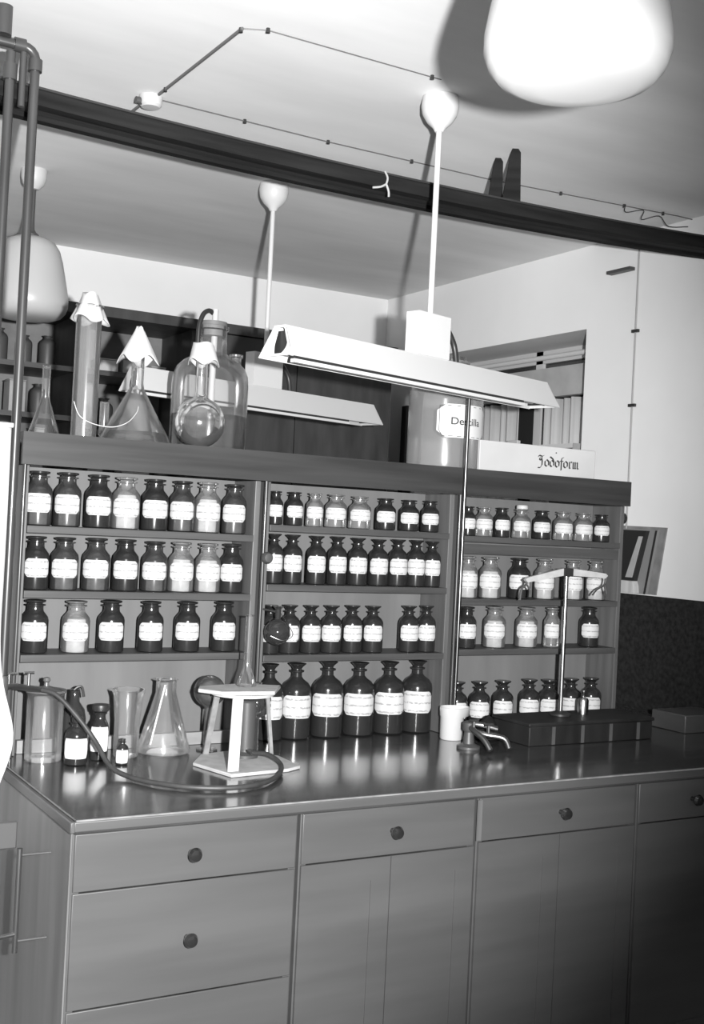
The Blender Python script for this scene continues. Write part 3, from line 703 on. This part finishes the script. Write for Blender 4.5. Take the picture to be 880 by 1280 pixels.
# bulb flask hanging on the post
t = thing('bulb_flask', 'dark glass bulb flask hanging on the post between two shelf sections', 'flask', (1.565, 3.070, 1.200))
glassobj('flask_wall', [(0, 0)] + [(.038*math.cos(a), .038+.038*math.sin(a)) for a in [R(-80+i*12) for i in range(13)]] + [(.0085, .076), (.0085, .105), (.016, .112), (.0145, .113)], G_dark, t)
b = bm_new(); tube(b, [(-.036, -.03, .03), (0, -.042, .018), (.036, -.03, .034), (.030, .01, .07), (.012, .02, .10)], .0012, 6, 6); obj('wire_loop', b, M_metal, t)
b = bm_new(); tube(b, [(-.008, .0822, .098), (-.002, .006, .096)], .003, 8); obj('hook', b, M_iron, t)
b = bm_new(); lathe(b, [(0, 0), (.006, 0), (.006, .01), (.016, .014), (.018, .024), (.013, .034), (0, .037)], 20)
o = obj('post_knob', b, M_iron); o.rotation_euler = (R(90), 0, 0); o.location = (1.538, 3.127, 1.452)
tag(o, 'round knob on the post above the hanging bulb flask', 'knob')
# upright glass tube and funnel above the tripod plate
t = thing('glass_funnel', 'clear glass funnel tube standing on the white tripod plate', 'funnel', (1.395, 2.905, 1.108))
glassobj('tube_wall', [(0, 0), (.026, .001), (.028, .004), (.012, .05), (.0105, .07), (.0105, .19), (.013, .193), (.010, .194)], G_clear, t, n=24)

# tripod / burner stand
t = thing('burner_tripod', 'white enamelled tripod stand with a square top plate', 'tripod', (1.375, 2.885, ZB))
def quad_plate(pts, z0, z1):
    b = bm_new(); prism(b, pts, 'z', z0, z1); return b
obj('top_plate', quad_plate([(-.125, .01), (-.085, -.055), (.06, -.075), (.130, .03), (.03, .085), (-.10, .06)], .196, .206), M_conc, t, bevel=.002)
obj('ring', mk(lathe, [(.050, .189), (.085, .189), (.085, .196), (.050, .196), (.050, .189)], 32), M_enam, t)
def leg(x0, y0, x1, y1, wx, wy):
    b = bm_new(); vs = []
    for (x, y, z) in ((x0, y0, .010), (x1, y1, .189)):
        vs.append([b.verts.new((x+a*wx/2, y+c*wy/2, z)) for a, c in ((-1, -1), (1, -1), (1, 1), (-1, 1))])
    for k in range(4): b.faces.new((vs[0][k], vs[0][(k+1) % 4], vs[1][(k+1) % 4], vs[1][k]))
    b.faces.new(vs[0][::-1]); b.faces.new(vs[1]); return b
obj('leg', leg(-.072, -.118, -.045, -.070, .030, .004), M_enam, t, smooth=False)
M_gl = mat('grey_enamel', .17, .6, .26, (40, 40, 40))  # greyer enamel for the two side legs
obj('leg', leg(-.050, .110, -.045, .060, .016, .006), M_gl, t, smooth=False)
obj('leg', leg(.112, .030, .085, .020, .010, .008), M_gl, t, smooth=False)
tl = obj('base_tile', quad_plate([(-.125, .02), (-.088, -.145), (.085, -.125), (.135, -.098), (.140, .04), (.06, .15), (-.06, .12)], 0, .009), M_conc, bevel=.002)
tl.location = (1.375, 2.885, ZB); tag(tl, 'irregular white tile lying under the tripod on the bench', 'tile')
t.location.z = ZB
bt = thing('gas_burner', 'grey gas burner under the tripod plate', 'burner', (1.415, 2.935, ZB+.0095))
b = bm_new(); lathe(b, [(0, 0), (.036, 0), (.036, .008), (.02, .016), (.018, .022), (.026, .024), (.026, .150), (.022, .155), (.0, .150)], 24); obj('barrel', b, M_iron, bt)
b = bm_new(); tube(b, [(0, 0, .02), (.0, -.05, .02)], .007, 10); obj('gas_inlet', b, M_brass, bt)
# rubber tube
b = bm_new()
tube(b, [(.865, 3.02, 1.096), (.900, 2.99, 1.085), (.945, 2.955, 1.035), (.985, 2.92, .975), (1.005, 2.86, .925), (1.03, 2.79, .910), (1.07, 2.70, .9095), (1.14, 2.63, .9095), (1.23, 2.60, .9095), (1.32, 2.625, .9095), (1.400, 2.70, .9095), (1.445, 2.775, .918), (1.440, 2.84, .932), (1.415, 2.884, .930)], .0064, 12, 6)
tag(obj('rubber_tube', b, M_rub), 'grey rubber gas tube looping across the bench to the burner', 'tube')

# ------------------------------------------------------------------ bench, centre and right
t = thing('white_cup', 'white porcelain cup on the bench right of the big brown bottles', 'cup', (2.192, 3.055, ZB))
b = bm_new(); lathe(b, [(0, 0), (.034, 0), (.037, .004), (.0375, .070), (.0395, .074), (.0405, .100), (.039, .101), (.037, .094), (.034, .07), (.033, .008), (0, .006)], 32); obj('cup_wall', b, M_porc, t)
cw = t.children[0]
for v in cw.data.vertices:
    if v.co.z > .072 and v.co.x > .01: v.co.x = .01+(v.co.x-.01)*1.75
# upright rod
t = thing('retort_rod', 'slim upright metal rod standing in front of the shelf beside the white cup', 'rod', (2.235, 3.105, ZB))
b = bm_new(); tube(b, [(0, 0, .02), (0, 0, 1.10)], .0062, 12); obj('rod', b, M_metal2 if 'M_metal2' in globals() else mat('dull_steel', .14, .28, metal=1), t)
obj('rod_foot', mk(lathe, [(0, 0), (.022, 0), (.022, .012), (.012, .02), (0, .021)], 20), M_iron, t)
# bench tap cluster
t = thing('bench_tap', 'tarnished brass gas tap cluster on the bench right of the cup', 'tap', (2.150, 2.905, ZB))
b = bm_new(); lathe(b, [(0, 0), (.036, 0), (.036, .008), (.018, .016), (.014, .05), (.020, .058), (.020, .078), (.010, .084), (0, .085)], 24); obj('pedestal', b, M_iron, t)
for pts, m in (([(0, 0, .068), (-.01, -.04, .060), (-.005, -.085, .040), (0, -.110, .014)], M_brass), ([(0, 0, .055), (.03, -.045, .048), (.075, -.075, .040), (.082, -.095, .012)], M_brass), ([(0, 0, .075), (.03, -.03, .074), (.068, -.05, .064)], M_brass)):
    b = bm_new(); tube(b, pts, .0085, 12, 5); obj('nozzle', b, m, t)
for x, y, z in ((-.006, -.03, .075), (.035, -.050, .064)):
    b = bm_new(); tube(b, [(x, y, z-.012), (x, y, z+.012)], .005, 8); tube(b, [(x-.016, y, z+.014), (x+.016, y, z+.014)], .0045, 8); obj('handle', b, M_brass, t)
t2 = obj('dark_rag', mk(lathe, [(0, 0), (.06, 0), (.10, .004), (.105, .02), (.09, .036), (.05, .058), (.02, .070), (0, .072)], 30), M_beam)
for v in t2.data.vertices: v.co.x *= .42; v.co.y *= .42; v.co.z *= 1+.18*math.sin(v.co.x*60)*math.cos(v.co.y*70)
t2.location = (2.306, 3.025, ZB); tag(t2, 'heap of dark cloth between the tap cluster and the shelf', 'cloth')
# balance box with balance
bx = thing('balance_box', 'low dark wooden box under the balance on the bench', 'box', (2.58, 2.985, ZB))
obj('box_body', boxes((-.22, .30, -.11, .075, 0, .060)), M_dark, bx, bevel=.003)
obj('lid', boxes((-.225, .305, -.115, .079, .0605, .072)), M_dark, bx, bevel=.003)
for x in (-.13, -.01, .11, .23): obj('front_batten', boxes((x, x+.012, -.113, -.1105, .002, .058)), M_wood, bx, smooth=False)
bl = thing('balance_scale', 'beam balance with tall bright post standing on the dark box', 'balance', (2.575, 2.985, ZB+.0725))
obj('foot', mk(lathe, [(0, 0), (.035, 0), (.035, .006), (.014, .014), (0, .015)], 24), M_black, bl)
b = bm_new(); tube(b, [(0, 0, .012), (0, 0, .475)], .0072, 14); obj('post', b, M_metal, bl)
b = bm_new(); box(b, -.018, .018, -.012, .012, .455, .482); obj('pivot_block', b, M_black, bl, smooth=False)
def arm(sx, dz):
    b = bm_new(); prism(b, [(0.012*sx, .458), (sx*.165, .458+dz-.006), (sx*.175, .458+dz+.003), (sx*.165, .462+dz+.006), (.012*sx, .482)], 'y', -.006, .006); return b
obj('beam_arm', arm(-1, -.020), M_conc, bl, smooth=False)
obj('beam_arm', arm(1, .000), M_conc, bl, smooth=False)
b = bm_new(); tube(b, [(-.165, 0, .44), (-.168, 0, .425), (-.185, 0, .41), (-.19, 0, .375)], .004, 8, 4); tube(b, [(-.165, 0, .425), (-.150, 0, .405), (-.152, 0, .385)], .003, 8, 4); obj('pan_hook', b, M_iron, bl)
b = bm_new(); tube(b, [(.170, 0, .462), (.165, 0, .43), (.135, 0, .415), (.115, 0, .395)], .003, 8, 4); tube(b, [(.165, 0, .43), (.175, 0, .40)], .003, 8); obj('pan_hook', b, M_metal, bl)
b = bm_new(); lathe(b, [(0, 0), (.018, 0), (.018, .045), (.015, .052), (.006, .056), (.006, .066), (.009, .070), (.009, .078), (0, .080)], 24)
o = obj('weight', b, M_metal); o.location = (2.672, 2.985, ZB+.0725); tag(o, 'shiny metal weight with a small knob, right of the balance post', 'weight')
gb = obj('grey_box', boxes((3.08, 3.30, 2.92, 3.08, ZB, .962)), M_wood, bevel=.003); tag(gb, 'plain box at the far right end of the bench', 'box')

# ------------------------------------------------------------------ right wall: slanted holder
t = thing('wall_rack', 'dark slanted panel rack on the right wall above the dado', 'rack', (XR, 3.43, 1.345))
def wallpoly(pts, d0, d1):
    b = bm_new(); prism(b, [(y-3.43, z-1.345) for y, z in pts], 'x', -d1, -d0); return b
obj('rear_board', wallpoly([(3.60, 1.617), (3.309, 1.613), (3.352, 1.350), (3.60, 1.350)], .0005, .006), mat('rack_grey', .17, .8, .24, (20, 20, 20)), t, smooth=False)
obj('middle_board', wallpoly([(3.60, 1.606), (3.345, 1.602), (3.395, 1.350), (3.60, 1.350)], .0065, .020), mat('rack_mid', .22, .8), t, smooth=False)
obj('edge_line', wallpoly([(3.352, 1.600), (3.344, 1.600), (3.394, 1.350), (3.402, 1.350)], .0205, .024), M_black, t, smooth=False)
obj('front_panel', wallpoly([(3.60, 1.600), (3.385, 1.598), (3.440, 1.400), (3.60, 1.400)], .0205, .040), M_black, t, smooth=False)
obj('light_strip', wallpoly([(3.418, 1.575), (3.400, 1.575), (3.448, 1.412), (3.482, 1.412)], .0405, .046), M_grey, t, smooth=False)
obj('curved_lip', wallpoly([(3.50, 1.398), (3.440, 1.398), (3.432, 1.380), (3.428, 1.352), (3.53, 1.350), (3.507, 1.370)], .0205, .050), M_curt, t, smooth=False)

# ------------------------------------------------------------------ right wall window: curtains, rail, things in the recess
t = thing('window_curtain', 'grey pleated curtain hanging in the window recess of the right wall', 'curtain', (XR+.17, WY0, 1.0))
for a0, a1 in ((.03, .46), (.64, 1.25)):
    b = bm_new(); N_ = 120; rows = []
    for i in range(N_+1):
        y = a0+(a1-a0)*i/N_; x = .016*math.sin(y*95)+.008*math.sin(y*41+1)
        rows.append([b.verts.new((x, y, z)) for z in (0, .7, 1.19)])
    for p, q in zip(rows, rows[1:]):
        for k in range(2): b.faces.new((p[k], q[k], q[k+1], p[k+1]))
    o = obj('curtain_panel', b, M_curt, t); md = o.modifiers.new('thick', 'SOLIDIFY'); md.thickness = .003
b = boxes((-.02, .02, .005, 1.265, 1.20, 1.335)); obj('valance', b, M_grey, t, smooth=False)
b = bm_new(); tube(b, [(-.06, .005, 1.375), (-.06, 1.265, 1.375)], .012, 12); obj('curtain_rail', b, M_white, t)
t = thing('white_stand', 'white upright board standing behind the white sign in the window recess', 'board', (XR+.06, 4.36, WZ0+.026))
obj('upright', boxes((-.01, .01, -.03, .045, 0, 1.02)), M_white, t, bevel=.002)
obj('foot', boxes((-.05, .05, -.035, .05, 0, .012)), M_white, t)
t = thing('glass_rack', 'small pale rack with dark bars behind the lettered sign', 'rack', (XR+.06, 4.02, WZ0+.026))
obj('rack_frame', boxes((-.03, .03, -.11, -.10, 0, .99), (-.03, .03, .13, .14, 0, .99), (-.03, .03, -.10, .13, .84, .87), (-.03, .03, -.10, .13, .90, .93)), M_grey, t, smooth=False)
obj('rack_shelf', boxes((-.03, .03, -.10, .13, .97, .99)), M_white, t, smooth=False)
rp = obj('jamb_shade_strip', boxes((XR-.05, XR-.001, 5.13, 5.18, .0, 2.2)), M_dark, bevel=.004); tag(rp, 'dark upright strip for the shaded window jamb in the far corner', 'duct')  # dark box standing in for the shadow at the window's left jamb

# ------------------------------------------------------------------ far cabinet with shelves
t = thing('wall_cabinet', 'long dark wooden cabinet with open shelves along the far wall', 'cabinet', (.6, 5.05, 0))
CX1 = 3.14-.6
obj('top_board', boxes((-.02, CX1+.02, -.03, .39, 2.425, 2.470)), M_cab, t, smooth=False)
obj('side_panel', boxes((0, .03, 0, .39, 0, 2.424)), M_cab, t, smooth=False)
obj('side_panel', boxes((CX1-.03, CX1, 0, .39, 0, 2.424)), M_cab, t, smooth=False)
obj('partition', boxes((.93, .98, 0, .39, 0, 2.424)), M_cab, t, smooth=False)
obj('partition', boxes((1.46, 1.50, 0, .39, 0, 2.424)), M_cab, t, smooth=False)
obj('back_board', boxes((.03, CX1-.03, .375, .39, 0, 2.424)), mat('cabinet_back', .16, .8, .24, (8, 8, 8)), t, smooth=False)
for z in (1.70, 1.98, 2.195): obj('shelf_board', boxes((.03, .93, .02, .374, z-.022, z)), M_shelf, t, smooth=False)
for z in (1.70, 1.93, 2.195): obj('shelf_board', boxes((.98, 1.46, .02, .374, z-.022, z)), M_shelf, t, smooth=False)
obj('door', boxes((1.50, 2.0, -.018, -.001, .05, 2.42)), M_cab, t, smooth=False)
obj('door', boxes((2.005, CX1-.002, -.018, -.001, .05, 2.42)), M_cab, t, smooth=False)
for i, (x, z, w_, h_, d_, m, lab) in enumerate([
    (1.70, 2.196, .085, .060, .12, M_enam, 'small white box on the top shelf of the far cabinet'),
    (1.815, 2.196, .100, .070, .12, M_grey, 'grey box on the top shelf of the far cabinet, beside the small white box'),
    (1.935, 2.196, .07, .05, .12, M_grey, 'smallest grey box on the top shelf of the far cabinet'),
    (1.62, 1.931, .05, .20, .03, M_grey, 'upright pale board on the second shelf of the far cabinet'),
    (1.30, 1.981, .07, .14, .10, M_grey, 'pale box left of the partition in the far cabinet'),
    (1.40, 1.701, .05, .22, .08, M_grey, 'tall pale box low in the far cabinet behind the small flask'),
    (1.85, 1.701, .13, .13, .10, M_grey, 'wide pale box low in the far cabinet behind the conical flask'),
    (1.66, 1.701, .07, .17, .10, M_grey, 'narrow pale box low in the far cabinet behind the glass cylinder')]):
    o = obj('storage_box', boxes((-w_/2, w_/2, 0, d_, 0, h_-.006), (-w_/2-.002, w_/2+.002, -.002, d_+.002, h_-.0055, h_)), m, bevel=.002)
    o.location = (x, 5.12, z); tag(o, lab, 'box', 'boxes in the far cabinet')
for x, z, h_, lab in ((1.22, 2.196, .16, 'dark bottle leftmost on the top shelf of the far cabinet'), (1.33, 2.196, .14, 'dark bottle second on the top shelf of the far cabinet'), (1.43, 2.196, .15, 'dark bottle third on the top shelf of the far cabinet'),
                      (1.40, 1.981, .15, 'dark bottle on the middle shelf behind the small flask'), (1.70, 1.931, .17, 'dark bottle on the middle shelf behind the conical flask neck'), (1.99, 1.701, .16, 'dark bottle low on the shelf behind the carboy')):
    s = h_/.15; b = bm_new(); lathe(b, [(r*s, z_*s) for r, z_ in NARROW['body']], 20); o = obj('stored_bottle', b, M_iron); o.location = (x, 5.16, z); tag(o, lab, 'bottle', 'bottles in the far cabinet')
